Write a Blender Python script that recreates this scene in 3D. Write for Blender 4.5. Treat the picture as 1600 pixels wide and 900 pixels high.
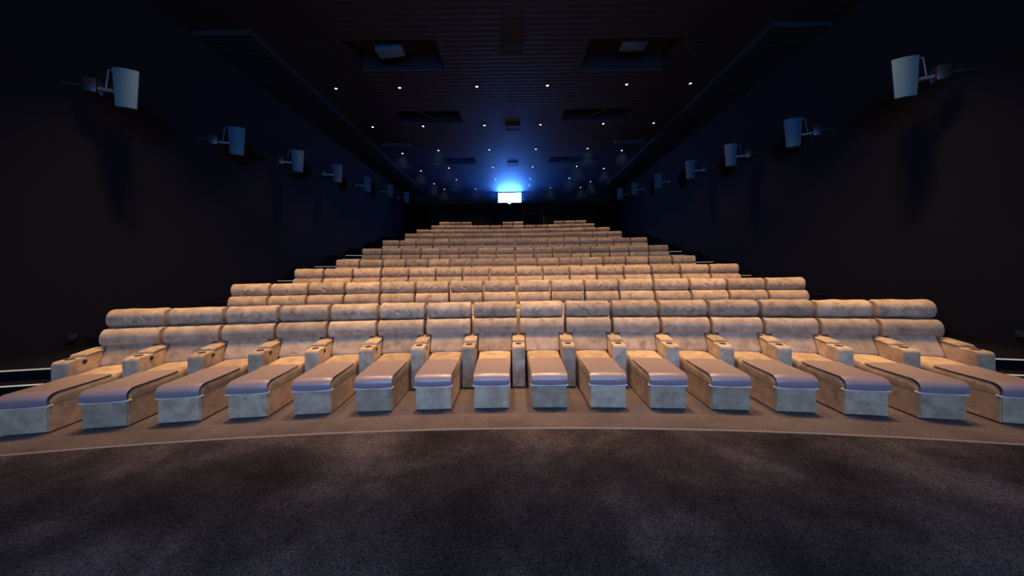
import bpy, bmesh, math, random
from mathutils import Vector, Matrix, noise
random.seed(7)
PI = math.pi
S = bpy.context.scene
C = S.collection
for o in list(bpy.data.objects): bpy.data.objects.remove(o)

# ------------------------------------------------------------------ camera
CAM_Z = 1.677; YAW = -0.0045; ROLL = -0.012
cd = bpy.data.cameras.new('camera'); cam = bpy.data.objects.new('camera', cd); C.objects.link(cam)
cd.sensor_width = 36; cd.sensor_fit = 'HORIZONTAL'
cd.lens = 505.7 / 1600 * 36
cd.shift_y = -(450 - 428.5) / 1600
cd.clip_start = 0.05; cd.clip_end = 200
r0 = Vector((math.cos(YAW), -math.sin(YAW), 0)); fw = Vector((math.sin(YAW), math.cos(YAW), 0)); u0 = Vector((0, 0, 1))
rr = r0 * math.cos(ROLL) + u0 * math.sin(ROLL)
uu = u0 * math.cos(ROLL) - r0 * math.sin(ROLL)
m = Matrix((rr, uu, -fw)).transposed().to_4x4(); m.translation = (0, 0, CAM_Z)
cam.matrix_world = m
S.camera = cam

# ------------------------------------------------------------------ world, exposure, big lights
W = bpy.data.worlds.new('world'); S.world = W; W.use_nodes = True
bg = W.node_tree.nodes['Background']; bg.inputs[0].default_value = (0.3, 0.35, 0.6, 1); bg.inputs[1].default_value = 0.0
S.view_settings.view_transform = 'Standard'; S.view_settings.look = 'None'
S.view_settings.exposure = 0.0; S.view_settings.gamma = 1; S.view_settings.use_curve_mapping = False

def area(name, loc, rot, sx, sy, col, watt, spread=180):
    l = bpy.data.lights.new(name, 'AREA'); l.shape = 'RECTANGLE'; l.size = sx; l.size_y = sy
    l.color = col; l.energy = watt; l.spread = math.radians(spread)
    o = bpy.data.objects.new(name, l); o.location = loc; o.rotation_euler = rot; C.objects.link(o); return o
# the cinema screen behind the camera, lit by the projector: the cool light on every face turned to it
SCREEN_W = 820
area('screen_light', (0, -4.6, 4.2), (PI / 2, 0, 0), 9, 5, (0.17, 0.38, 1.0), SCREEN_W, 130)
WARM = (1.0, 0.69, 0.385)
DL_FRONT = 1600      # watt of each downlight of the two front rows
DL_BACK = 230
WINDOW_E = 310
HAZE = 0.0065

# ------------------------------------------------------------------ material helpers
def new_mat(name):
    m = bpy.data.materials.new(name); m.use_nodes = True
    nt = m.node_tree; b = nt.nodes['Principled BSDF']; return m, nt, b
def N(nt, t, **k):
    n = nt.nodes.new(t)
    for a, v in k.items(): setattr(n, a, v)
    return n
def plain(name, col, rough=0.7, metal=0.0, spec=0.5):
    m, nt, b = new_mat(name)
    b.inputs['Base Color'].default_value = (*col, 1); b.inputs['Roughness'].default_value = rough
    b.inputs['Metallic'].default_value = metal; b.inputs['Specular IOR Level'].default_value = spec
    return m
def emit(name, col, s):
    m, nt, b = new_mat(name)
    b.inputs['Base Color'].default_value = (0.02, 0.02, 0.02, 1)
    b.inputs['Emission Color'].default_value = (*col, 1); b.inputs['Emission Strength'].default_value = s
    return m
def suede(name, base, dark, light, blotch=0.5):
    m, nt, b = new_mat(name); L = nt.links
    tc = N(nt, 'ShaderNodeTexCoord'); oi = N(nt, 'ShaderNodeObjectInfo')
    off = N(nt, 'ShaderNodeVectorMath', operation='SCALE'); off.inputs[0].default_value = (37, 91, 53)
    L.new(oi.outputs['Random'], off.inputs['Scale'])
    ad = N(nt, 'ShaderNodeVectorMath', operation='ADD'); L.new(tc.outputs['Object'], ad.inputs[0]); L.new(off.outputs[0], ad.inputs[1])
    n1 = N(nt, 'ShaderNodeTexNoise'); n1.inputs['Scale'].default_value = 7; n1.inputs['Detail'].default_value = 5; n1.inputs['Roughness'].default_value = 0.6
    L.new(ad.outputs[0], n1.inputs['Vector'])
    r1 = N(nt, 'ShaderNodeValToRGB'); e = r1.color_ramp.elements
    e[0].position = 0.33; e[0].color = (*dark, 1); e[1].position = 0.66; e[1].color = (*light, 1)
    k = r1.color_ramp.elements.new(0.5); k.color = (*base, 1)
    L.new(n1.outputs['Fac'], r1.inputs['Fac'])
    # brushed patches where the nap lies the other way
    n2 = N(nt, 'ShaderNodeTexNoise'); n2.inputs['Scale'].default_value = 9; n2.inputs['Detail'].default_value = 3; n2.inputs['Distortion'].default_value = 0.4
    L.new(ad.outputs[0], n2.inputs['Vector'])
    r2 = N(nt, 'ShaderNodeValToRGB'); r2.color_ramp.elements[0].position = 0.56; r2.color_ramp.elements[1].position = 0.72
    L.new(n2.outputs['Fac'], r2.inputs['Fac'])
    mu = N(nt, 'ShaderNodeMath', operation='MULTIPLY'); mu.inputs[1].default_value = blotch; L.new(r2.outputs['Color'], mu.inputs[0])
    mx = N(nt, 'ShaderNodeMix', data_type='RGBA'); L.new(mu.outputs[0], mx.inputs['Factor']); L.new(r1.outputs['Color'], mx.inputs['A'])
    mx.inputs['B'].default_value = (*[c * 0.45 for c in dark], 1)
    hv = N(nt, 'ShaderNodeHueSaturation'); L.new(mx.outputs['Result'], hv.inputs['Color'])
    mr = N(nt, 'ShaderNodeMapRange'); mr.inputs['To Min'].default_value = 0.78; mr.inputs['To Max'].default_value = 1.15
    L.new(oi.outputs['Random'], mr.inputs['Value']); L.new(mr.outputs[0], hv.inputs['Value'])
    L.new(hv.outputs[0], b.inputs['Base Color'])
    b.inputs['Roughness'].default_value = 0.85; b.inputs['Specular IOR Level'].default_value = 0.2
    b.inputs['Sheen Weight'].default_value = 0.05; b.inputs['Sheen Roughness'].default_value = 0.4
    b.inputs['Sheen Tint'].default_value = (1, 0.85, 0.7, 1)
    n3 = N(nt, 'ShaderNodeTexNoise'); n3.inputs['Scale'].default_value = 90; n3.inputs['Detail'].default_value = 3
    L.new(tc.outputs['Object'], n3.inputs['Vector'])
    bp = N(nt, 'ShaderNodeBump'); bp.inputs['Strength'].default_value = 0.25; bp.inputs['Distance'].default_value = 0.003
    L.new(n3.outputs['Fac'], bp.inputs['Height']); L.new(bp.outputs[0], b.inputs['Normal'])
    return m
M = {}
M['suede'] = suede('beige_suede', (0.43, 0.275, 0.14), (0.34, 0.21, 0.10), (0.51, 0.335, 0.175), 0.55)
M['suede_box'] = suede('beige_suede_box', (0.50, 0.315, 0.155), (0.40, 0.24, 0.11), (0.60, 0.385, 0.20), 0.45)
M['suede_shell'] = suede('gap_shade_suede', (0.10, 0.06, 0.035), (0.07, 0.04, 0.022), (0.13, 0.08, 0.05), 0.2)  # same suede darkened: shade in the gaps between cushions put into the colour

def leather(name, col, rough):
    m, nt, b = new_mat(name); L = nt.links
    b.inputs['Base Color'].default_value = (*col, 1); b.inputs['Roughness'].default_value = rough
    tc = N(nt, 'ShaderNodeTexCoord'); n = N(nt, 'ShaderNodeTexNoise'); n.inputs['Scale'].default_value = 6; n.inputs['Detail'].default_value = 2
    L.new(tc.outputs['Object'], n.inputs['Vector'])
    bp = N(nt, 'ShaderNodeBump'); bp.inputs['Strength'].default_value = 0.3; bp.inputs['Distance'].default_value = 0.01
    L.new(n.outputs['Fac'], bp.inputs['Height']); L.new(bp.outputs[0], b.inputs['Normal'])
    return m
M['leather'] = leather('taupe_leatherette', (0.30, 0.195, 0.15), 0.40)
b_ = M['leather'].node_tree.nodes['Principled BSDF']; b_.inputs['Coat Weight'].default_value = 0.45; b_.inputs['Coat Roughness'].default_value = 0.30; b_.inputs['Specular IOR Level'].default_value = 0.45
M['piping'] = plain('pale_piping', (0.75, 0.60, 0.48), 0.5)
M['black'] = plain('black_plastic', (0.012, 0.012, 0.013), 0.4)
M['metal'] = plain('grey_metal', (0.16, 0.16, 0.17), 0.4, 0.8)
M['cup'] = plain('cup_ring', (0.05, 0.04, 0.035), 0.35, 0.3)

def carpet(name, a, b_, c, scale, stretch=(1, 1, 1), rot=0.0):
    m, nt, b = new_mat(name); L = nt.links
    ge = N(nt, 'ShaderNodeNewGeometry')
    mp = N(nt, 'ShaderNodeMapping'); mp.inputs['Scale'].default_value = stretch; mp.inputs['Rotation'].default_value = (0, 0, rot)
    L.new(ge.outputs['Position'], mp.inputs['Vector'])
    n1 = N(nt, 'ShaderNodeTexNoise'); n1.inputs['Scale'].default_value = scale; n1.inputs['Detail'].default_value = 6; n1.inputs['Roughness'].default_value = 0.62; n1.inputs['Distortion'].default_value = 0.15
    L.new(mp.outputs[0], n1.inputs['Vector'])
    r = N(nt, 'ShaderNodeValToRGB'); e = r.color_ramp.elements
    e[0].position = 0.36; e[0].color = (*a, 1); e[1].position = 0.68; e[1].color = (*c, 1)
    k = e.new(0.5); k.color = (*b_, 1)
    L.new(n1.outputs['Fac'], r.inputs['Fac'])
    n2 = N(nt, 'ShaderNodeTexNoise'); n2.inputs['Scale'].default_value = 105; n2.inputs['Detail'].default_value = 2
    L.new(ge.outputs['Position'], n2.inputs['Vector'])
    mr = N(nt, 'ShaderNodeMapRange'); mr.inputs['From Min'].default_value = 0.3; mr.inputs['From Max'].default_value = 0.7
    mr.inputs['To Min'].default_value = 0.25; mr.inputs['To Max'].default_value = 1.95; L.new(n2.outputs['Fac'], mr.inputs['Value'])
    hv = N(nt, 'ShaderNodeHueSaturation'); L.new(r.outputs[0], hv.inputs['Color']); L.new(mr.outputs[0], hv.inputs['Value'])
    L.new(hv.outputs[0], b.inputs['Base Color']); b.inputs['Roughness'].default_value = 1; b.inputs['Specular IOR Level'].default_value = 0.05
    bp = N(nt, 'ShaderNodeBump'); bp.inputs['Strength'].default_value = 0.7; bp.inputs['Distance'].default_value = 0.006
    L.new(n2.outputs['Fac'], bp.inputs['Height']); L.new(bp.outputs[0], b.inputs['Normal'])
    return m
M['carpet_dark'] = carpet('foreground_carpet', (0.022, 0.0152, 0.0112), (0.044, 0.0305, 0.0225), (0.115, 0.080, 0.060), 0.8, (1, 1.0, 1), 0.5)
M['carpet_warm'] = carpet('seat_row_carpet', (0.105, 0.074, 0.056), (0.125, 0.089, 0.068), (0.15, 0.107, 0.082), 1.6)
M['carpet_black'] = plain('aisle_carpet', (0.006, 0.005, 0.006), 1.0, spec=0.05)

def wall_mat(name, col, sc=(1, 1, 1), wave=None):
    m, nt, b = new_mat(name); L = nt.links
    ge = N(nt, 'ShaderNodeNewGeometry')
    n = N(nt, 'ShaderNodeTexNoise'); n.inputs['Scale'].default_value = 0.6; n.inputs['Detail'].default_value = 4
    L.new(ge.outputs['Position'], n.inputs['Vector'])
    mr = N(nt, 'ShaderNodeMapRange'); mr.inputs['To Min'].default_value = 0.75; mr.inputs['To Max'].default_value = 1.25; L.new(n.outputs['Fac'], mr.inputs['Value'])
    hv = N(nt, 'ShaderNodeHueSaturation'); hv.inputs['Color'].default_value = (*col, 1); L.new(mr.outputs[0], hv.inputs['Value'])
    L.new(hv.outputs[0], b.inputs['Base Color']); b.inputs['Roughness'].default_value = 0.95; b.inputs['Specular IOR Level'].default_value = 0.1
    if wave:
        wv = N(nt, 'ShaderNodeTexWave', bands_direction=wave[0]); wv.inputs['Scale'].default_value = wave[1]
        L.new(ge.outputs['Position'], wv.inputs['Vector'])
        bp = N(nt, 'ShaderNodeBump'); bp.inputs['Strength'].default_value = wave[2]; bp.inputs['Distance'].default_value = 0.02
        L.new(wv.outputs['Fac'], bp.inputs['Height']); L.new(bp.outputs[0], b.inputs['Normal'])
    return m
M['wall'] = wall_mat('black_wall_fabric', (0.0105, 0.0075, 0.0068))
M['ceiling'] = wall_mat('black_ceiling_board', (0.004, 0.004, 0.006), wave=('Y', 1.6, 0.14))
b_ = M['ceiling'].node_tree.nodes['Principled BSDF']; b_.inputs['Roughness'].default_value = 0.72; b_.inputs['Specular IOR Level'].default_value = 0.3
M['ceiling_dark'] = wall_mat('ceiling_recess', (0.016, 0.016, 0.018))
M['lip'] = plain('painted_lip', (0.012, 0.014, 0.016), 0.6)
M['speaker'] = plain('speaker_grille', (0.016, 0.056, 0.085), 0.6)
M['nosing'] = emit('nosing_light', (1.0, 0.88, 0.80), 0.42)
M['lamp'] = emit('lamp_lens', (1.0, 0.86, 0.68), 7)
M['window'] = emit('projection_glass', (0.05, 0.23, 1.0), WINDOW_E)
M['lens'] = emit('projector_lens', (0.5, 0.7, 1.0), 120)
M['frame'] = plain('dark_metal_frame', (0.05, 0.05, 0.055), 0.4, 0.6)
M['door_line'] = plain('grey_door_frame', (0.06, 0.06, 0.065), 0.8, spec=0.1)
M['lit_rim'] = plain('pale_lit_rim', (0.50, 0.28, 0.14), 1.0, spec=0.0)  # added pale strip: the light on the platform's lip put into its colour
M['door'] = plain('black_door', (0.006, 0.006, 0.007), 0.9, spec=0.05)

# ------------------------------------------------------------------ mesh helpers
def mesh_of(bm, name, mat, smooth=True):
    bmesh.ops.recalc_face_normals(bm, faces=bm.faces)
    me = bpy.data.meshes.new(name); bm.to_mesh(me); bm.free(); me.materials.append(mat)
    if smooth:
        me.polygons.foreach_set('use_smooth', [True] * len(me.polygons))
        try: me.set_sharp_from_angle(angle=math.radians(42))
        except Exception: pass
    return me
def link(name, me, parent=None, loc=(0, 0, 0), rot=(0, 0, 0)):
    o = bpy.data.objects.new(name, me); C.objects.link(o); o.location = loc; o.rotation_euler = rot
    if parent: o.parent = parent
    return o
def thing(name, label, cat, loc=(0, 0, 0), rz=0, group=None):
    o = bpy.data.objects.new(name, None); C.objects.link(o); o.empty_display_size = 0.1
    o.location = loc; o.rotation_euler = (0, 0, rz); o['label'] = label; o['category'] = cat
    if group: o['group'] = group
    return o
def tag(o, label, cat, group=None):
    o['label'] = label; o['category'] = cat
    if group: o['group'] = group
    return o
def struct(name, me, **k):
    o = link(name, me, **k); o['kind'] = 'structure'; return o
def box(bm, x0, x1, y0, y1, z0, z1, bev=0.0, seg=2):
    r = bmesh.ops.create_cube(bm, size=1)['verts']
    for v in r: v.co = Vector(((x0 + x1) / 2 + v.co.x * (x1 - x0), (y0 + y1) / 2 + v.co.y * (y1 - y0), (z0 + z1) / 2 + v.co.z * (z1 - z0)))
    if bev:
        ed = {e for v in r for e in v.link_edges}
        bmesh.ops.bevel(bm, geom=list(ed), offset=bev, segments=seg, affect='EDGES', profile=0.5)
def boxm(name, mat, *a, **k):
    bm = bmesh.new(); box(bm, *a, **k); return mesh_of(bm, name, mat)
def cyl(bm, p0, p1, r0, r1=None, seg=16, caps=True):
    r1 = r0 if r1 is None else r1
    p0, p1 = Vector(p0), Vector(p1); d = p1 - p0
    q = d.to_track_quat('Z', 'Y')
    rings = []
    for p, r in ((p0, r0), (p1, r1)):
        rings.append([bm.verts.new(p + q @ Vector((r * math.cos(2 * PI * i / seg), r * math.sin(2 * PI * i / seg), 0))) for i in range(seg)])
    for i in range(seg):
        bm.faces.new((rings[0][i], rings[0][(i + 1) % seg], rings[1][(i + 1) % seg], rings[1][i]))
    if caps: bm.faces.new(rings[0][::-1]); bm.faces.new(rings[1])
def tube(bm, pts, r, seg=6):
    for a, b in zip(pts[:-1], pts[1:]): cyl(bm, a, b, r, seg=seg)
def loft(bm, sections, closed=True, caps=True):
    rows = [[bm.verts.new(p) for p in s] for s in sections]
    n = len(rows[0])
    for a, b in zip(rows[:-1], rows[1:]):
        for i in range(n if closed else n - 1):
            bm.faces.new((a[i], a[(i + 1) % n], b[(i + 1) % n], b[i]))
    if caps: bm.faces.new(rows[0][::-1]); bm.faces.new(rows[-1])
def cushion(w, h, d, tilt, centre, seed=0, wr=0.0, seams=(), nx=26, na=28, pe=2.6, endr=0.024, folds=0):
    """upholstered roll along x: superellipse section (d deep, h high), soft ends, wrinkles"""
    bm = bmesh.new(); secs = []
    ct, st = math.cos(tilt), math.sin(tilt)
    rg = random.Random(seed * 17 + 3); sg = rg.choice((-1, 1))
    FO = [(rg.uniform(-.16, .14), rg.uniform(-.085, -.005), math.radians(90 - sg * rg.uniform(15, 60)), rg.uniform(.022, .05), rg.uniform(.014, .024), rg.uniform(.008, .012)) for _ in range(folds)]
    xs = []
    half = w / 2
    for i in range(nx + 1):
        t = i / nx
        xs.append(-half + w * t)
    ends = [0.002, 0.007, 0.015, 0.026]
    xs = [-half + e for e in [0] + ends] + [x for x in xs if abs(x) < half - 0.055] + [half - e for e in ends[::-1] + [0]]
    for x in xs:
        e = half - abs(x)
        k = 1.0 if e >= endr else math.sqrt(max(0.0, 1 - (1 - e / endr) ** 2))
        off = (k - 1) * endr * 0.8
        sec = []
        for j in range(na):
            a = 2 * PI * j / na
            c, s = math.cos(a), math.sin(a)
            y = math.copysign(abs(c) ** (2 / pe), c); z = math.copysign(abs(s) ** (2 / pe), s)
            yy = y * (d / 2 + off); zz = z * (h / 2 + off)
            if wr and e > 0.02:
                nv = Vector((x * 6 + seed * 9, zz * 7 + x * 5, seed * 3.1))
                q = noise.noise(nv) * 0.6 + noise.noise(Vector((x * 26 + zz * 30 + seed * 5, zz * 4, seed))) * 0.55 * math.exp(-((x / (w * 0.3)) ** 2)) * (1 if zz < 0.04 else 0.35)
                yy += math.copysign(wr * q, y) * min(1, abs(y) * 1.5)
                zz += wr * 0.8 * noise.noise(Vector((x * 5 + seed * 7, a, 2.0))) * (1 if abs(s) > .5 else 0)
            if y < 0:
                for fx, fz, fa, fl, fd, fwd in FO:
                    al = (x - fx) * math.cos(fa) + (zz - fz) * math.sin(fa); pp = -(x - fx) * math.sin(fa) + (zz - fz) * math.cos(fa)
                    yy += fd * math.exp(-(pp / fwd) ** 2 - (al / fl) ** 2) - fd * .5 * math.exp(-((pp - 2 * fwd) / fwd) ** 2 - (al / fl) ** 2)
            for sx in seams:
                g = math.exp(-((x - sx) / 0.006) ** 2) * 0.006
                yy -= g * y; zz -= g * z
            sec.append(Vector((x, centre[0] + yy * ct - zz * st, centre[1] + yy * st + zz * ct)))
        secs.append(sec)
    loft(bm, secs)
    return bm

# ------------------------------------------------------------------ setting
HX = 8.6; ZC = 8.37; ZB = 8.22; YB = 26.3; HZ = 1.22
#      Y,      kappa,  z,    first x shift, seats
ROWS = [(5.426, 0.0364, 0.0, 0.071, 16), (7.406, 0.030, 0.316, 0.071, 16), (9.344, 0.0269, 0.667, 0.071, 16), (11.405, 0.0263, 1.014, 0.071, 16),
        (13.296, 0.0261, 1.542, 0.071, 16), (15.252, 0.0233, 2.072, 0.071, 16), (17.30, 0.022, 2.64, 0.01, 15), (19.35, 0.022, 3.15, 0.01, 15),
        (21.30, 0.021, 3.68, 0.0, 14), (23.0, 0.020, 4.18, 0.0, 8)]
PITCH = 0.76
def edge_y(k, x):            # front edge of the platform carrying row k
    Y, kap = ROWS[k][0], ROWS[k][1]
    return Y - ((1.6, 1.72)[k == 1] if k else 1.90) - kap * x * x / 2

def slab(name, mat, fy0, fy1, z0, z1, n=28, x0=-HX, x1=HX):
    bm = bmesh.new(); secs = []
    for i in range(n + 1):
        x = x0 + (x1 - x0) * i / n
        a, b = fy0(x), fy1(x)
        secs.append([Vector((x, a, z0)), Vector((x, b, z0)), Vector((x, b, z1)), Vector((x, a, z1))])
    loft(bm, secs)
    return mesh_of(bm, name, mat, smooth=False)

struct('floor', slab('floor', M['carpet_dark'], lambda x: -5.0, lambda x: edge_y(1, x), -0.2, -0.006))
struct('lit_rim_1', slab('lit_rim', M['lit_rim'], lambda x: edge_y(0, x) - 0.012, lambda x: edge_y(0, x), -0.006, 0.004))
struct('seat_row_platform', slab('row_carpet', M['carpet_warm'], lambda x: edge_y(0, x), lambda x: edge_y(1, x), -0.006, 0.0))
for k in range(1, 10):
    nxt = (lambda x, k=k: edge_y(k + 1, x)) if k < 9 else (lambda x: 25.0)
    p = struct('seat_row_platform', slab('platform', M['carpet_black'] , lambda x, k=k: edge_y(k, x), nxt, -0.2, ROWS[k][2]))
    rise = ROWS[k][2] - ROWS[k - 1][2]; n = 2 if rise < 0.45 else 3
    for s in (-1, 1):
        xa, xb = sorted((s * 6.5, s * HX))
        if k >= 6: xa, xb = sorted((s * 6.1, s * HX))
        for j in range(1, n + 1):
            zt = ROWS[k - 1][2] + rise * j / n
            fy = lambda x, k=k, j=j, n=n: edge_y(k, x) - 0.30 * (n - j)
            if j < n:
                st = link('aisle_step', slab('aisle_step', M['carpet_black'], fy, lambda x, k=k: edge_y(k, x), ROWS[k - 1][2], zt, n=4, x0=xa, x1=xb), parent=p)
            else: st = p
            ya, yb = sorted((s * 6.55, s * 7.95))
            if k >= 6: ya, yb = sorted((s * 6.15, s * 7.8))
            if k < 7: link('nosing_light', slab('nosing_light', M['nosing'], lambda x: fy(x) - 0.012, lambda x: fy(x) + 0.014, zt - 0.006, zt + 0.008, n=4, x0=ya, x1=yb), parent=p)
struct('seat_row_platform', slab('concourse', M['carpet_black'], lambda x: 25.0, lambda x: 32.0, -0.2, 4.62, n=2))

struct('wall_left', boxm('wall_left', M['wall'], -HX - 0.3, -HX, -5, 32.3, -0.2, ZC + 0.3))
struct('wall_right', boxm('wall_right', M['wall'], HX, HX + 0.3, -5, 32.3, -0.2, ZC + 0.3))
struct('wall_front', boxm('wall_front', M['ceiling_dark'], -HX - .3, HX + .3, -5.3, -5, -0.2, ZC + 0.3))
struct('wall_back', boxm('wall_back', M['wall'], -6.95, 6.95, 26.8, 27.1, 4.6, 7.42))
struct('wall_corridor', boxm('wall_corridor', M['wall'], -HX, HX, 32.0, 32.3, 4.6, ZC))
# the projection booth's front above the back wall, with an opening for the glass
WX0, WX1, WZ0, WZ1 = -1.18, 0.73, 7.50, 8.31
bm = bmesh.new()
box(bm, -HX, WX0, YB, YB + 0.3, 7.42, ZC); box(bm, WX1, HX, YB, YB + 0.3, 7.42, ZC)
box(bm, WX0, WX1, YB, YB + 0.3, 7.42, WZ0); box(bm, WX0, WX1, YB, YB + 0.3, WZ1, ZC)
box(bm, -HX, HX, YB + 0.3, 32.0, 7.42, 7.5)
struct('wall_booth', mesh_of(bm, 'wall_booth', M['ceiling'], False))

# ceiling with rectangular recesses
COF = [(-4.86, -2.15, 9.18, 10.55), (2.27, 5.0, 9.24, 10.70), (-4.82, -2.15, 13.2, 14.28), (2.18, 4.9, 13.19, 14.26), (-4.8, -2.15, 18.5, 19.55), (2.19, 5.05, 18.54, 19.5)]
bm = bmesh.new()
xs = sorted({-HX, HX} | {c[0] for c in COF} | {c[1] for c in COF}); ys = sorted({-5.0, 32.0} | {c[2] for c in COF} | {c[3] for c in COF})
def inside(x, y): return any(c[0] < x < c[1] and c[2] < y < c[3] for c in COF)
for xa, xb in zip(xs[:-1], xs[1:]):
    for ya, yb in zip(ys[:-1], ys[1:]):
        if inside((xa + xb) / 2, (ya + yb) / 2): continue
        bm.faces.new([bm.verts.new(p) for p in ((xa, ya, ZC), (xb, ya, ZC), (xb, yb, ZC), (xa, yb, ZC))])
box(bm, -HX, HX, -5, 32, ZC + 0.9, ZC + 1.0)
bmesh.ops.remove_doubles(bm, verts=bm.verts, dist=0.0005)
ceil = struct('ceiling', mesh_of(bm, 'ceiling', M['ceiling'], False))
for c in COF:
    bm = bmesh.new(); x0, x1, y0, y1 = c; t = 0.03; top = ZC + 0.55
    box(bm, x0 - t, x0, y0 - t, y1 + t, ZC + .002, top); box(bm, x1, x1 + t, y0 - t, y1 + t, ZC + .002, top)
    box(bm, x0, x1, y0 - t, y0, ZC + .002, top); box(bm, x0, x1, y1, y1 + t, ZC + .002, top)
    box(bm, x0 - t, x1 + t, y0 - t, y1 + t, top, top + t)
    cf = link('ceiling_recess', mesh_of(bm, 'ceiling_recess', M['ceiling_dark'], False), parent=ceil)
    bm = bmesh.new(); box(bm, x0, x1, y1 - 0.012, y1, ZC - 0.02, ZC + 0.03)
    link('recess_trim', mesh_of(bm, 'recess_trim', M['lip'], False), parent=cf)
# dropped slatted bands along both walls
for s in (-1, 1):
    xa, xb = sorted((s * 7.05, s * HX))
    band = struct('ceiling_band', boxm('ceiling_band', M['ceiling_dark'], xa, xb, 8.75, YB, ZB + 0.05, ZC))
    link('band_lip', boxm('band_lip', M['lip'], xa, xb, 8.70, 8.75, ZB, ZC), parent=band)
    link('band_edge', boxm('band_edge', M['ceiling_dark'], *(sorted((s * 7.0, s * 7.05))), 8.70, YB, ZB, ZC), parent=band)
    bm = bmesh.new(); y = 8.85
    while y < YB:
        box(bm, xa + 0.01, xb - 0.01, y, y + 0.05, ZB, ZB + 0.05); y += 0.12
    sl = link('slat', mesh_of(bm, 'slats', M['ceiling_dark'], False), parent=band); sl['kind'] = 'stuff'
# small dropped baffles
for x0, x1, side in ((-6.66, -5.16, 'left'), (5.19, 6.7, 'right')):
    o = link('ceiling_baffle', boxm('ceiling_baffle', M['lip'], x0, x1, 16.3, 16.45, ZC - 0.15, ZC)); tag(o, 'thin dark bar hanging from ceiling in its %s half, beyond the second recess' % side, 'baffle')
# air diffusers
bmv = {}
def vent(x0, x1, y0, y1, label):
    t = thing('ceiling_vent', label, 'vent', ((x0 + x1) / 2, (y0 + y1) / 2, ZC)); w, d = (x1 - x0) / 2, (y1 - y0) / 2
    bm = bmesh.new()
    box(bm, -w, w, -d, -d + .04, -.03, 0); box(bm, -w, w, d - .04, d, -.03, 0); box(bm, -w, -w + .04, -d + .04, d - .04, -.03, 0); box(bm, w - .04, w, -d + .04, d - .04, -.03, 0)
    link('frame', mesh_of(bm, 'vent_frame', M['ceiling_dark'], False), t)
    n = 4
    me = boxm('vent_slat', M['black'], -w + .045, w - .045, -.012, .012, -.025, -.002)
    for i in range(n): link('slat', me, t, (0, -d + .04 + (2 * d - .08) * (i + .5) / n, 0))
vent(-0.30, 0.36, 9.29, 9.78, 'square black air vent in centre of ceiling, nearest the camera')
vent(-0.30, 0.36, 14.5, 15.0, 'square black air vent in centre of ceiling, second from the camera')
vent(-0.30, 0.36, 19.3, 19.9, 'square black air vent in centre of ceiling, just before projection window')
vent(-5.95, -5.35, 9.32, 9.82, 'square black air vent left of the nearest left ceiling recess')
vent(5.4, 6.1, 9.35, 9.85, 'square black air vent right of the nearest right ceiling recess')

# downlights
lamp_ring = None
def lamp_meshes():
    bm = bmesh.new(); seg = 20
    prof = [(0.038, 0.0), (0.065, 0.0), (0.065, -0.012), (0.044, -0.016), (0.038, -0.002)]
    loft(bm, [[Vector((r * math.cos(a), r * math.sin(a), z)) for r, z in prof] for a in [2 * PI * i / seg for i in range(seg + 1)]], True, False)
    ring = mesh_of(bm, 'trim_ring', M['black'])
    bm = bmesh.new(); cyl(bm, (0, 0, -0.012), (0, 0, -0.001), 0.038, seg=16); lens = mesh_of(bm, 'lens', M['lamp'])
    return ring, lens
RING, LENS = lamp_meshes()
LIGHT = {}
def spot_data(key, watt, ang, blend=0.6):
    if key not in LIGHT:
        l = bpy.data.lights.new(key, 'SPOT'); l.energy = watt; l.spot_size = math.radians(ang); l.spot_blend = blend; l.color = WARM; l.shadow_soft_size = 0.10; LIGHT[key] = l
    return LIGHT[key]
colname = ['far left', 'second from left', 'left of centre', 'right of centre', 'second from right', 'far right']
def downlight(x, y, label, key, watt, ang):
    t = thing('ceiling_downlight', label, 'downlight', (x, y, ZC), 0, 'small round downlights in the ceiling')
    link('trim_ring', RING, t); link('lens', LENS, t)
    o = bpy.data.objects.new('downlight_beam', spot_data(key, watt, ang)); C.objects.link(o); o.location = (x, y, ZC - 0.06)
XS = (-6.24, -3.97, -1.22, 1.29, 4.1, 6.35)
grid = [(11.5, XS), (14.5, XS), (17.35, (-6.0, -3.95, -1.21, 1.28, 4.05, 6.0)), (20.2, (-5.85, -3.96, -1.21, 1.28, 4.02, 5.85)), (22.7, (-5.72, -3.93, -1.2, 1.26, 3.99, 5.7)), (25.2, (-5.3, -2.87, None, 1.27, 2.95, 5.3))]
ordn = ['first', 'second', 'third', 'fourth', 'fifth', 'sixth', 'seventh', 'eighth', 'ninth', 'tenth']
for j, (y, row) in enumerate(grid):
    for i, x in enumerate(row):
        if x is None: continue
        yy = y
        if j in (2, 3, 4) and i in (0, 5): yy = y + (0.35, 0.5, 0.95)[j - 2]
        if j == 5 and i in (3,): yy = 24.35
        downlight(x, yy, 'small lit ceiling downlight, %s in the %s row from the camera' % (colname[i], ordn[j]), 'warm_spot', DL_BACK, 84)
for y, row, tilt, ang in ((5.6, XS, 15, 92), (4.8, XS, 3, 38)):      # two more rows of the same lamps, above the frame, aimed at the seats
    for x in row:
        if ang > 90 and abs(x) > 6: ang_ = 78
        else: ang_ = ang
        o = bpy.data.objects.new('front_downlight', spot_data('front_spot_%d' % ang_, DL_FRONT, ang_, 0.9)); C.objects.link(o); o.location = (x, y, ZC - 0.06)
        o.rotation_euler = (math.radians(tilt), 0, 0); o.data.shadow_soft_size = 0.28
        if ang < 50: o.data.energy = DL_FRONT * 0.5

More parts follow.
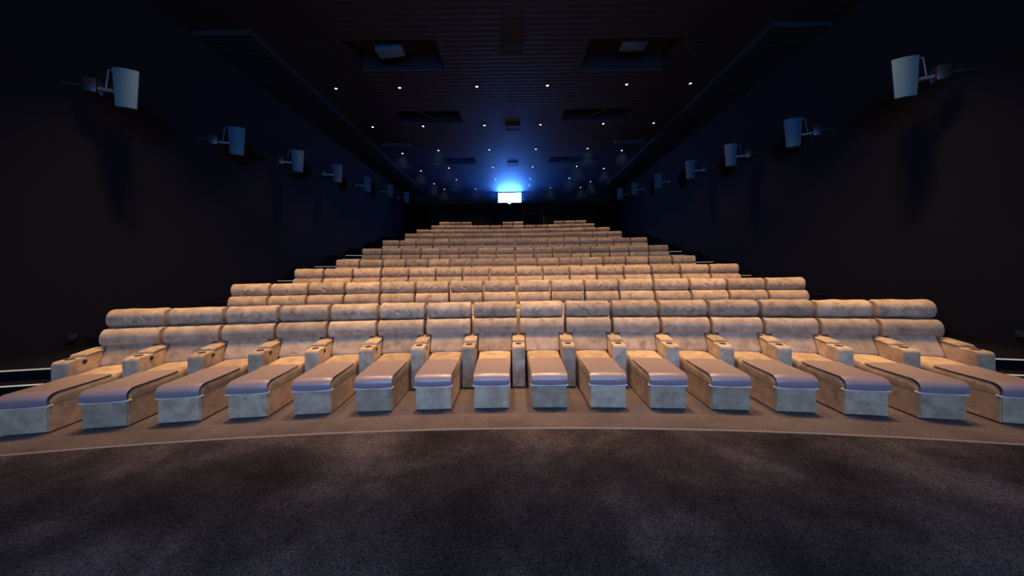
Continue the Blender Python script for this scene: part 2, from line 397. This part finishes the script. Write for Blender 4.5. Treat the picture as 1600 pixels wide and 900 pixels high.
# projection window, its frame and the projector lens under it
win = struct('window_1', boxm('window_pane', M['window'], WX0 + .03, WX1 - .03, YB + 0.02, YB + 0.03, WZ0 + .03, WZ1 - .03))
bm = bmesh.new()
box(bm, WX0, WX0 + .03, YB - .01, YB + .06, WZ0, WZ1); box(bm, WX1 - .03, WX1, YB - .01, YB + .06, WZ0, WZ1)
box(bm, WX0 + .03, WX1 - .03, YB - .01, YB + .06, WZ0, WZ0 + .03); box(bm, WX0 + .03, WX1 - .03, YB - .01, YB + .06, WZ1 - .03, WZ1)
link('window_frame', mesh_of(bm, 'window_frame', M['frame'], False), win)
for x in (WX0 - 0.12, WX1 + 0.08):
    link('side_bracket', boxm('side_bracket', M['lip'], x, x + .04, YB - .05, YB, WZ0, WZ1), win)
t = thing('projector', 'bright projector lens shining at lower edge of projection window', 'projector', (-0.25, YB - 0.02, 7.52))
bm = bmesh.new(); cyl(bm, (0, -.16, 0), (0, .01, 0), .17, .15, seg=24); link('lens_barrel', mesh_of(bm, 'lens_barrel', M['black']), t)
bm = bmesh.new(); cyl(bm, (0, -.17, 0), (0, -.161, 0), .15, seg=24); link('lens', mesh_of(bm, 'lens', M['lens']), t)

# door and rear loudspeakers on the back wall
dr = struct('door_1', boxm('door_1', M['door'], 0.9, 2.53, 26.76, 26.80, 4.63, 6.68))
bm = bmesh.new(); box(bm, 0.84, 0.90, 26.74, 26.80, 4.63, 6.72); box(bm, 2.53, 2.59, 26.74, 26.80, 4.63, 6.72); box(bm, 0.90, 2.53, 26.74, 26.80, 6.68, 6.72)
link('door_frame', mesh_of(bm, 'door_frame', M['door_line'], False), dr)
link('door_handle', boxm('door_handle', M['metal'], 1.66, 1.77, 26.72, 26.76, 5.6, 5.63), dr)

def front_pts(z, w, n=8):       # a slightly bowed front across the width
    return [Vector((-w / 2 + w * i / n, -0.035 * math.sin(PI * i / n), z)) for i in range(n + 1)]
bm = bmesh.new()
loft(bm, [[*front_pts(z, w), Vector((w / 2, .02, z)), Vector((-w / 2, .02, z))] for z, w in ((.385, .385), (.37, .385), (-.37, .31), (-.385, .305))])
GR = mesh_of(bm, 'front_panel', M['speaker'])
bm = bmesh.new()
loft(bm, [[Vector((-w / 2, .021, z)), Vector((w / 2, .021, z)), Vector((w / 2 - .17, .36, z * .9)), Vector((-w / 2 + .02, .36, z * .9))] for z, w in ((.39, .385), (-.39, .31))])
bmesh.ops.bevel(bm, geom=list(bm.edges), offset=.008, segments=2, affect='EDGES')
CAB = mesh_of(bm, 'cabinet', M['black'])
def bracket_meshes():
    bm = bmesh.new()
    tube(bm, [(-0.15, 0.10, 0.36), (-0.29, 0.10, 0.36), (-0.33, 0.10, 0.0), (-0.33, 0.10, -0.08)], 0.012, 8)
    cyl(bm, (-0.42, 0.10, -0.06), (-0.14, 0.10, -0.06), 0.045, seg=12)
    br = mesh_of(bm, 'yoke', M['metal'])
    bm = bmesh.new(); box(bm, -0.62, -0.42, 0.0, 0.20, -0.16, 0.12, 0.02); pl = mesh_of(bm, 'wall_plate', M['black'])
    return br, pl
YOKE, PLATE = bracket_meshes()
bm = bmesh.new(); cyl(bm, (-1.12, 0.12, -0.02), (-0.60, 0.12, -0.02), 0.035, seg=10); ARM = mesh_of(bm, 'wall_arm', M['black'])
spkL = [(6.43, 5.48), (9.02, 5.5), (11.59, 5.84), (14.23, 6.21), (17.2, 6.55), (20.37, 7.03), (23.45, 7.36)]
spkR = [(6.35, 5.43), (8.89, 5.46), (11.42, 5.78), (14.03, 6.11), (17.13, 6.5), (20.48, 6.98), (23.18, 7.33)]
for s, lst, side in ((-1, spkL, 'left'), (1, spkR, 'right')):
    for i, (y, z) in enumerate(lst):
        t = thing('wall_speaker', 'grey loudspeaker on a bracket on the %s wall, %s from the camera' % (side, ordn[i]), 'speaker', (s * 7.70, y, z), 0, 'loudspeakers on the side walls')
        if s < 0: t.rotation_euler = (0, 0, math.radians(24))
        else: t.rotation_euler = (0, 0, math.radians(-24)); t.scale = (-1, 1, 1)
        for n_, me in (('cabinet', CAB), ('grille', GR), ('yoke', YOKE), ('wall_plate', PLATE), ('wall_arm', ARM)): link(n_, me, t)
# speakers in the first pair of recesses, struts in the second
t = thing('ceiling_speaker', 'tilted blue-grey loudspeaker in the nearest left ceiling recess', 'speaker', (-3.64, 9.75, 8.55))
bm = bmesh.new(); box(bm, -.40, .40, -.2, .2, -.17, .17, 0.02); o = link('cabinet', mesh_of(bm, 'cabinet', M['speaker']), t); o.rotation_euler = (0, math.radians(-5), 0)
bm = bmesh.new(); cyl(bm, (-.2, 0, .15), (-.2, 0, .36), .02, seg=8); cyl(bm, (.2, 0, .15), (.2, 0, .36), .02, seg=8); link('hanger', mesh_of(bm, 'hanger', M['black']), t)
t = thing('ceiling_speaker', 'blue-grey loudspeaker tucked up in the nearest right ceiling recess', 'speaker', (3.69, 9.75, 8.64))
bm = bmesh.new(); box(bm, -.38, .38, -.2, .2, -.17, .17, 0.02); link('cabinet', mesh_of(bm, 'cabinet', M['speaker']), t)
bm = bmesh.new(); cyl(bm, (-.2, 0, .15), (-.2, 0, .27), .02, seg=8); cyl(bm, (.2, 0, .15), (.2, 0, .27), .02, seg=8); link('hanger', mesh_of(bm, 'hanger', M['black']), t)
for c, side in ((COF[2], 'left'), (COF[3], 'right'), (COF[4], 'left'), (COF[5], 'right')):
    xm, ym = (c[0] + c[1]) / 2, (c[2] + c[3]) / 2; d = 1 if side == 'left' else -1
    bm = bmesh.new(); tube(bm, [(-.35 * d, -.45, 0), (.35 * d, .45, 0)], .025, 8)
    o = link('recess_strut', mesh_of(bm, 'strut', M['lip'])); o.location = (xm, ym, ZC + 0.06)
    tag(o, 'thin diagonal strut across the %s %s ceiling recess' % ('second' if c[2] < 15 else 'third', side), 'strut')
for x, s in ((-4.98, 'left'), (4.66, 'right')):
    t = thing('rear_speaker', 'small black loudspeaker high on the back wall, %s of the projection window' % s, 'speaker', (x, 26.8, 7.2))
    link('cabinet', boxm('cabinet', M['door'], -.31, .31, -.22, 0, -.17, .17, bev=.015), t)
    link('grille', boxm('grille', M['door'], -.28, .28, -.235, -.22, -.14, .14), t)

# wall boxes near the aisle
for s, y, side in ((-1, 6.24, 'left'), (1, 5.5, 'right')):
    t = thing('wall_socket', 'small black socket box low on the %s wall' % side, 'socket', (s * HX, y, 0.55))
    xa, xb = sorted((0, -s * 0.035))
    link('back_box', boxm('back_box', M['black'], xa, xb, -.075, .075, -.065, .065, bev=.006), t)
    xa, xb = sorted((-s * 0.035, -s * 0.042))
    link('socket_plate', boxm('socket_plate', M['frame'], xa, xb, -.03, .03, -.035, .035), t)

# faint haze hanging under the ceiling in front of the projector
hz = bpy.data.materials.new('haze'); hz.use_nodes = True; nt = hz.node_tree; nt.nodes.clear()
vs = nt.nodes.new('ShaderNodeVolumeScatter'); vs.inputs['Color'].default_value = (0.25, 0.55, 1, 1); vs.inputs['Density'].default_value = HAZE; vs.inputs['Anisotropy'].default_value = 0.55
ou = nt.nodes.new('ShaderNodeOutputMaterial'); nt.links.new(vs.outputs[0], ou.inputs['Volume'])
o = link('haze', boxm('haze', hz, -6.9, 6.9, 16.0, YB - 0.25, 7.46, ZC - 0.05)); o['kind'] = 'stuff'; o['label'] = 'faint blue-lit haze under the ceiling in front of the projection window'; o['category'] = 'haze'

# ------------------------------------------------------------------ recliner
def base_mesh():
    bm = bmesh.new()
    secs = []
    y0, y1 = -1.405, -0.20
    for y, hw in ((y0, 0.2155), (-0.70, 0.235), (y1, 0.25)):
        secs.append([Vector((-hw, y, 0.016)), Vector((hw, y, 0.016)), Vector((hw, y, 0.30)), Vector((-hw, y, 0.30))])
    loft(bm, secs)
    ed = [e for e in bm.edges if abs(e.verts[0].co.y - e.verts[1].co.y) < 0.01 and abs(e.verts[0].co.y - y0) < .01]
    bmesh.ops.bevel(bm, geom=ed, offset=0.010, segments=2, affect='EDGES')
    return mesh_of(bm, 'footrest_base', M['suede_box'])
def cush_profile(y):      # top height of the seat cushion
    z = 0.425 + 0.03 * max(0, (y + 0.9)) / 0.5
    e = y - (-1.396)
    if e < 0.13: z = 0.31 + (z - 0.31) * math.sqrt(max(0, 1 - (1 - e / 0.13) ** 2))
    return z
def seat_mesh():
    bm = bmesh.new(); secs = []
    ys = [-1.395, -1.39, -1.38, -1.36, -1.33, -1.29, -1.25, -1.15, -1.0, -0.85, -0.74, -0.6, -0.5, -0.42, -0.33, -0.22]
    for y in ys:
        hw = 0.216 + (0.252 - 0.216) * (y + 1.41) / 1.1; zt = cush_profile(y) - 0.003
        s = [Vector((-hw, y, 0.302)), Vector((-hw - .004, y, (0.302 + zt) / 2)), Vector((-hw + .003, y, zt - .016)), Vector((-hw + .018, y, zt))]
        for i in range(1, 6):
            t = i / 6; x = (-hw + .018) + (2 * hw - .036) * t
            s.append(Vector((x, y, zt + 0.012 * math.sin(PI * t) * (1 if y > -1.3 else .3))))
        s += [Vector((hw - .018, y, zt)), Vector((hw - .003, y, zt - .016)), Vector((hw + .004, y, (0.302 + zt) / 2)), Vector((hw, y, 0.302))]
        secs.append(s)
    loft(bm, secs)
    return mesh_of(bm, 'seat_cushion', M['suede'])
def cover_mesh():
    bm = bmesh.new(); secs = []
    path = []
    for y in (-0.735, -0.745, -0.85, -1.0, -1.12, -1.22): path.append((y, cush_profile(y) + 0.018))
    cy, cz, rz_, ry_ = -1.325, cush_profile(-1.22) + 0.018 - 0.088, 0.088, 0.112
    for i in range(0, 13):
        a = PI / 2 + (PI * 0.76) * i / 12
        path.append((cy + ry_ * math.cos(a), cz + rz_ * math.sin(a)))
    n = len(path)
    for k, (y, z) in enumerate(path):
        a = path[max(0, k - 1)]; b = path[min(n - 1, k + 1)]
        ty, tz = b[0] - a[0], b[1] - a[1]; l = math.hypot(ty, tz); ny, nz = tz / l, -ty / l   # outward
        if nz < 0 and k < 4: ny, nz = -ny, -nz
        hw = 0.222 + 0.012 * max(0, (y + 1.41)) / 0.7; th = 0.013 if 0 < k else 0.004
        top, bot = [], []
        for i in range(9):
            t = i / 8; x = -hw + 2 * hw * t
            cr = 0.010 * (math.sin(PI * t) ** 0.6 if 0 < t < 1 else 0)
            dz = -0.004 if i in (0, 8) else 0
            top.append(Vector((x, y + ny * (cr + dz), z + nz * (cr + dz)))); bot.append(Vector((x, y - ny * (th - cr * .9), z - nz * (th - cr * .9))))
        secs.append(top + bot[::-1])
    loft(bm, secs)
    return mesh_of(bm, 'footrest_cover', M['leather'])
def piping_mesh():
    bm = bmesh.new()
    tube(bm, [(-.224, -1.37, .300), (-.224, -1.414, .299), (-.1, -1.418, .297), (.02, -1.418, .299), (.12, -1.418, .296), (.224, -1.414, .299), (.224, -1.37, .300)], 0.0095, 8)
    return mesh_of(bm, 'piping', M['piping'])
def backpanel_mesh():
    bm = cushion(0.545, 0.34, 0.12, -0.45, (-0.190, 0.595), seed=3, wr=0.004, nx=14, na=28, pe=9)
    return mesh_of(bm, 'back_cushion', M['suede'])
def lumbar_mesh(seed):
    return mesh_of(cushion(0.708, 0.268, 0.235, -0.24, (-0.100, 0.830), seed=seed + 20, wr=0.009, pe=2.15, nx=44, na=36), 'lumbar_cushion', M['suede'])
def head_mesh(seed):
    return mesh_of(cushion(0.702, 0.272, 0.25, -0.12, (0.0, 1.088), seed=seed, wr=0.016, seams=(0.235,), pe=2.1, nx=60, na=44, folds=6), 'headrest', M['suede'])
def shell_mesh():
    bm = bmesh.new(); secs = []
    for z, ya, yb, hw in ((0.05, -0.26, 0.10, .34), (0.45, -0.20, 0.10, .35), (0.80, -0.05, 0.15, .355), (1.08, 0.03, 0.19, .35), (1.15, 0.06, 0.18, .33)):
        secs.append([Vector((-hw, ya, z)), Vector((hw, ya, z)), Vector((hw, yb, z)), Vector((-hw, yb, z))])
    loft(bm, secs); bmesh.ops.bevel(bm, geom=[e for e in bm.edges if e.calc_face_angle(0) > .8], offset=.015, segments=2, affect='EDGES')
    return mesh_of(bm, 'back_shell', M['suede_shell'])
def arm_mesh(h=1.0):
    bm = bmesh.new(); secs = []
    w = 0.094
    prof = [(-0.655, 0.02), (-0.655, 0.575), (-0.648, 0.603), (-0.63, 0.618), (-0.60, 0.624), (-0.445, 0.630), (-0.435, 0.632), (-0.12, 0.672), (-0.12, 0.02)]
    for x in (-w, -w + .004, -w + .014, w - .014, w - .004, w):
        k = {0: .010, 1: .003}.get(min(round((w - abs(x)) / .004), 2), 0)
        if abs(x) > w - .001: k = .010
        elif abs(x) > w - .006: k = .003
        else: k = 0
        secs.append([Vector((x, y + (k if y < -.5 else -k * 0), z - (k if z > .3 else 0))) for y, z in prof])
    loft(bm, secs); return mesh_of(bm, 'armrest', M['suede_box'])
def armpad_mesh():
    bm = bmesh.new(); secs = []
    for y, zt, hw in ((-0.442, .646, .088), (-0.436, .660, .093), (-0.42, .668, .096), (-0.30, .683, .097), (-.16, .700, .097), (-0.12, .703, .094)):
        zb = 0.632 + (y + .435) * .127 + 0.001
        s = [Vector((-hw, y, zb)), Vector((-hw, y, zt - .010)), Vector((-hw + .008, y, zt - .002)), Vector((-hw + .02, y, zt)), Vector((0, y, zt + .004)), Vector((hw - .02, y, zt)), Vector((hw - .008, y, zt - .002)), Vector((hw, y, zt - .010)), Vector((hw, y, zb))]
        secs.append(s)
    loft(bm, secs); return mesh_of(bm, 'armrest_pad', M['suede'])
def cup_mesh():
    bm = bmesh.new(); seg = 20; prof = [(.047, .001), (.047, .006), (.038, .008), (.034, .004), (.033, .0015), (.001, .0015)]
    loft(bm, [[Vector((r * math.cos(a), r * math.sin(a) * 1.0, z)) for r, z in prof] for a in [2 * PI * i / seg for i in range(seg + 1)]], False, False)
    return mesh_of(bm, 'cup_holder', M['cup'])
def button_mesh():
    bm = bmesh.new(); cyl(bm, (0, 0, 0), (.007, 0, 0), .030, .027, seg=18); return mesh_of(bm, 'control_button', M['black'])

BASE, SEAT, COVER, PIPE, BACK, SHELL = base_mesh(), seat_mesh(), cover_mesh(), piping_mesh(), backpanel_mesh(), shell_mesh()
LUM = [lumbar_mesh(i) for i in range(4)]; HEAD = [head_mesh(i + 1) for i in range(5)]
ARM_, PAD_, CUP_, BTN_ = arm_mesh(), armpad_mesh(), cup_mesh(), button_mesh()
def add_arm(root, side):
    a = link('armrest', ARM_, root, (side * PITCH / 2, 0, 0))
    link('armrest_pad', PAD_, a); link('cup_holder', CUP_, a, (0, -0.535, 0.627)); link('control_button', BTN_, a, (0.0945, -0.47, 0.575))
    return a
def make_recliner():
    t = thing('recliner', '', 'recliner')
    link('footrest_base', BASE, t); link('seat_cushion', SEAT, t)
    cv = link('footrest_cover', COVER, t); cv['label'] = 'glossy taupe leatherette footrest cover'; link('piping', PIPE, cv)
    link('back_cushion', BACK, t); link('lumbar_cushion', LUM[0], t); link('headrest', HEAD[0], t); link('back_shell', SHELL, t)
    add_arm(t, -1)
    return t
def copy_tree(o, parent=None):
    c = o.copy(); C.objects.link(c)
    if parent is not None: c.parent = parent
    for ch in list(o.children): copy_tree(ch, c)
    return c
proto = make_recliner(); first = True
def where(i, n):
    if i == 0: return 'leftmost'
    if i == n - 1: return 'rightmost'
    if i < n / 2: return ordn[i] + ' from the left'
    return ordn[n - 1 - i] + ' from the right'
rown = ['front row', 'second row', 'third row', 'fourth row', 'fifth row', 'sixth row', 'seventh row', 'eighth row', 'ninth row', 'last row']
for k, (Y, kap, z, cx, n) in enumerate(ROWS):
    R = 1 / kap
    if k < 9: slots = [(i - (n - 1) / 2) for i in range(n)]
    else: slots = [-6.33, -5.33, -4.33, -0.5, 0.5, 4.3, 5.3, 6.3]
    for i, s in enumerate(slots):
        a = s * PITCH / R
        o = proto if first else copy_tree(proto); first = False
        o.location = (cx + R * math.sin(a), Y - R + R * math.cos(a), z); o.rotation_euler = (0, 0, -a)
        if k == 0: lb = 'beige suede recliner with footrest out, %s in the front row' % where(i, n)
        else: lb = 'beige suede recliner, %s in the %s of seats' % (where(i, n), 'tenth and last row' if k == 9 else rown[k])
        o['label'] = lb; o['group'] = 'recliners in the %s' % rown[k]
        for ch in o.children:
            if ch.name.startswith('headrest'): ch.data = random.choice(HEAD); ch.rotation_euler = (0, 0, random.uniform(-.006, .006)); ch.location.z = random.uniform(-.004, .004)
            if ch.name.startswith('lumbar'): ch.data = random.choice(LUM); ch.location.z = random.uniform(-.004, .004)
        o['end'] = 1 if (i == len(slots) - 1 or (i + 1 < len(slots) and slots[i + 1] - s > 1.5)) else 0
for o in [o for o in C.objects if o.get('end') == 1]: add_arm(o, 1)
for o in C.objects:
    if 'end' in o.keys(): del o['end']
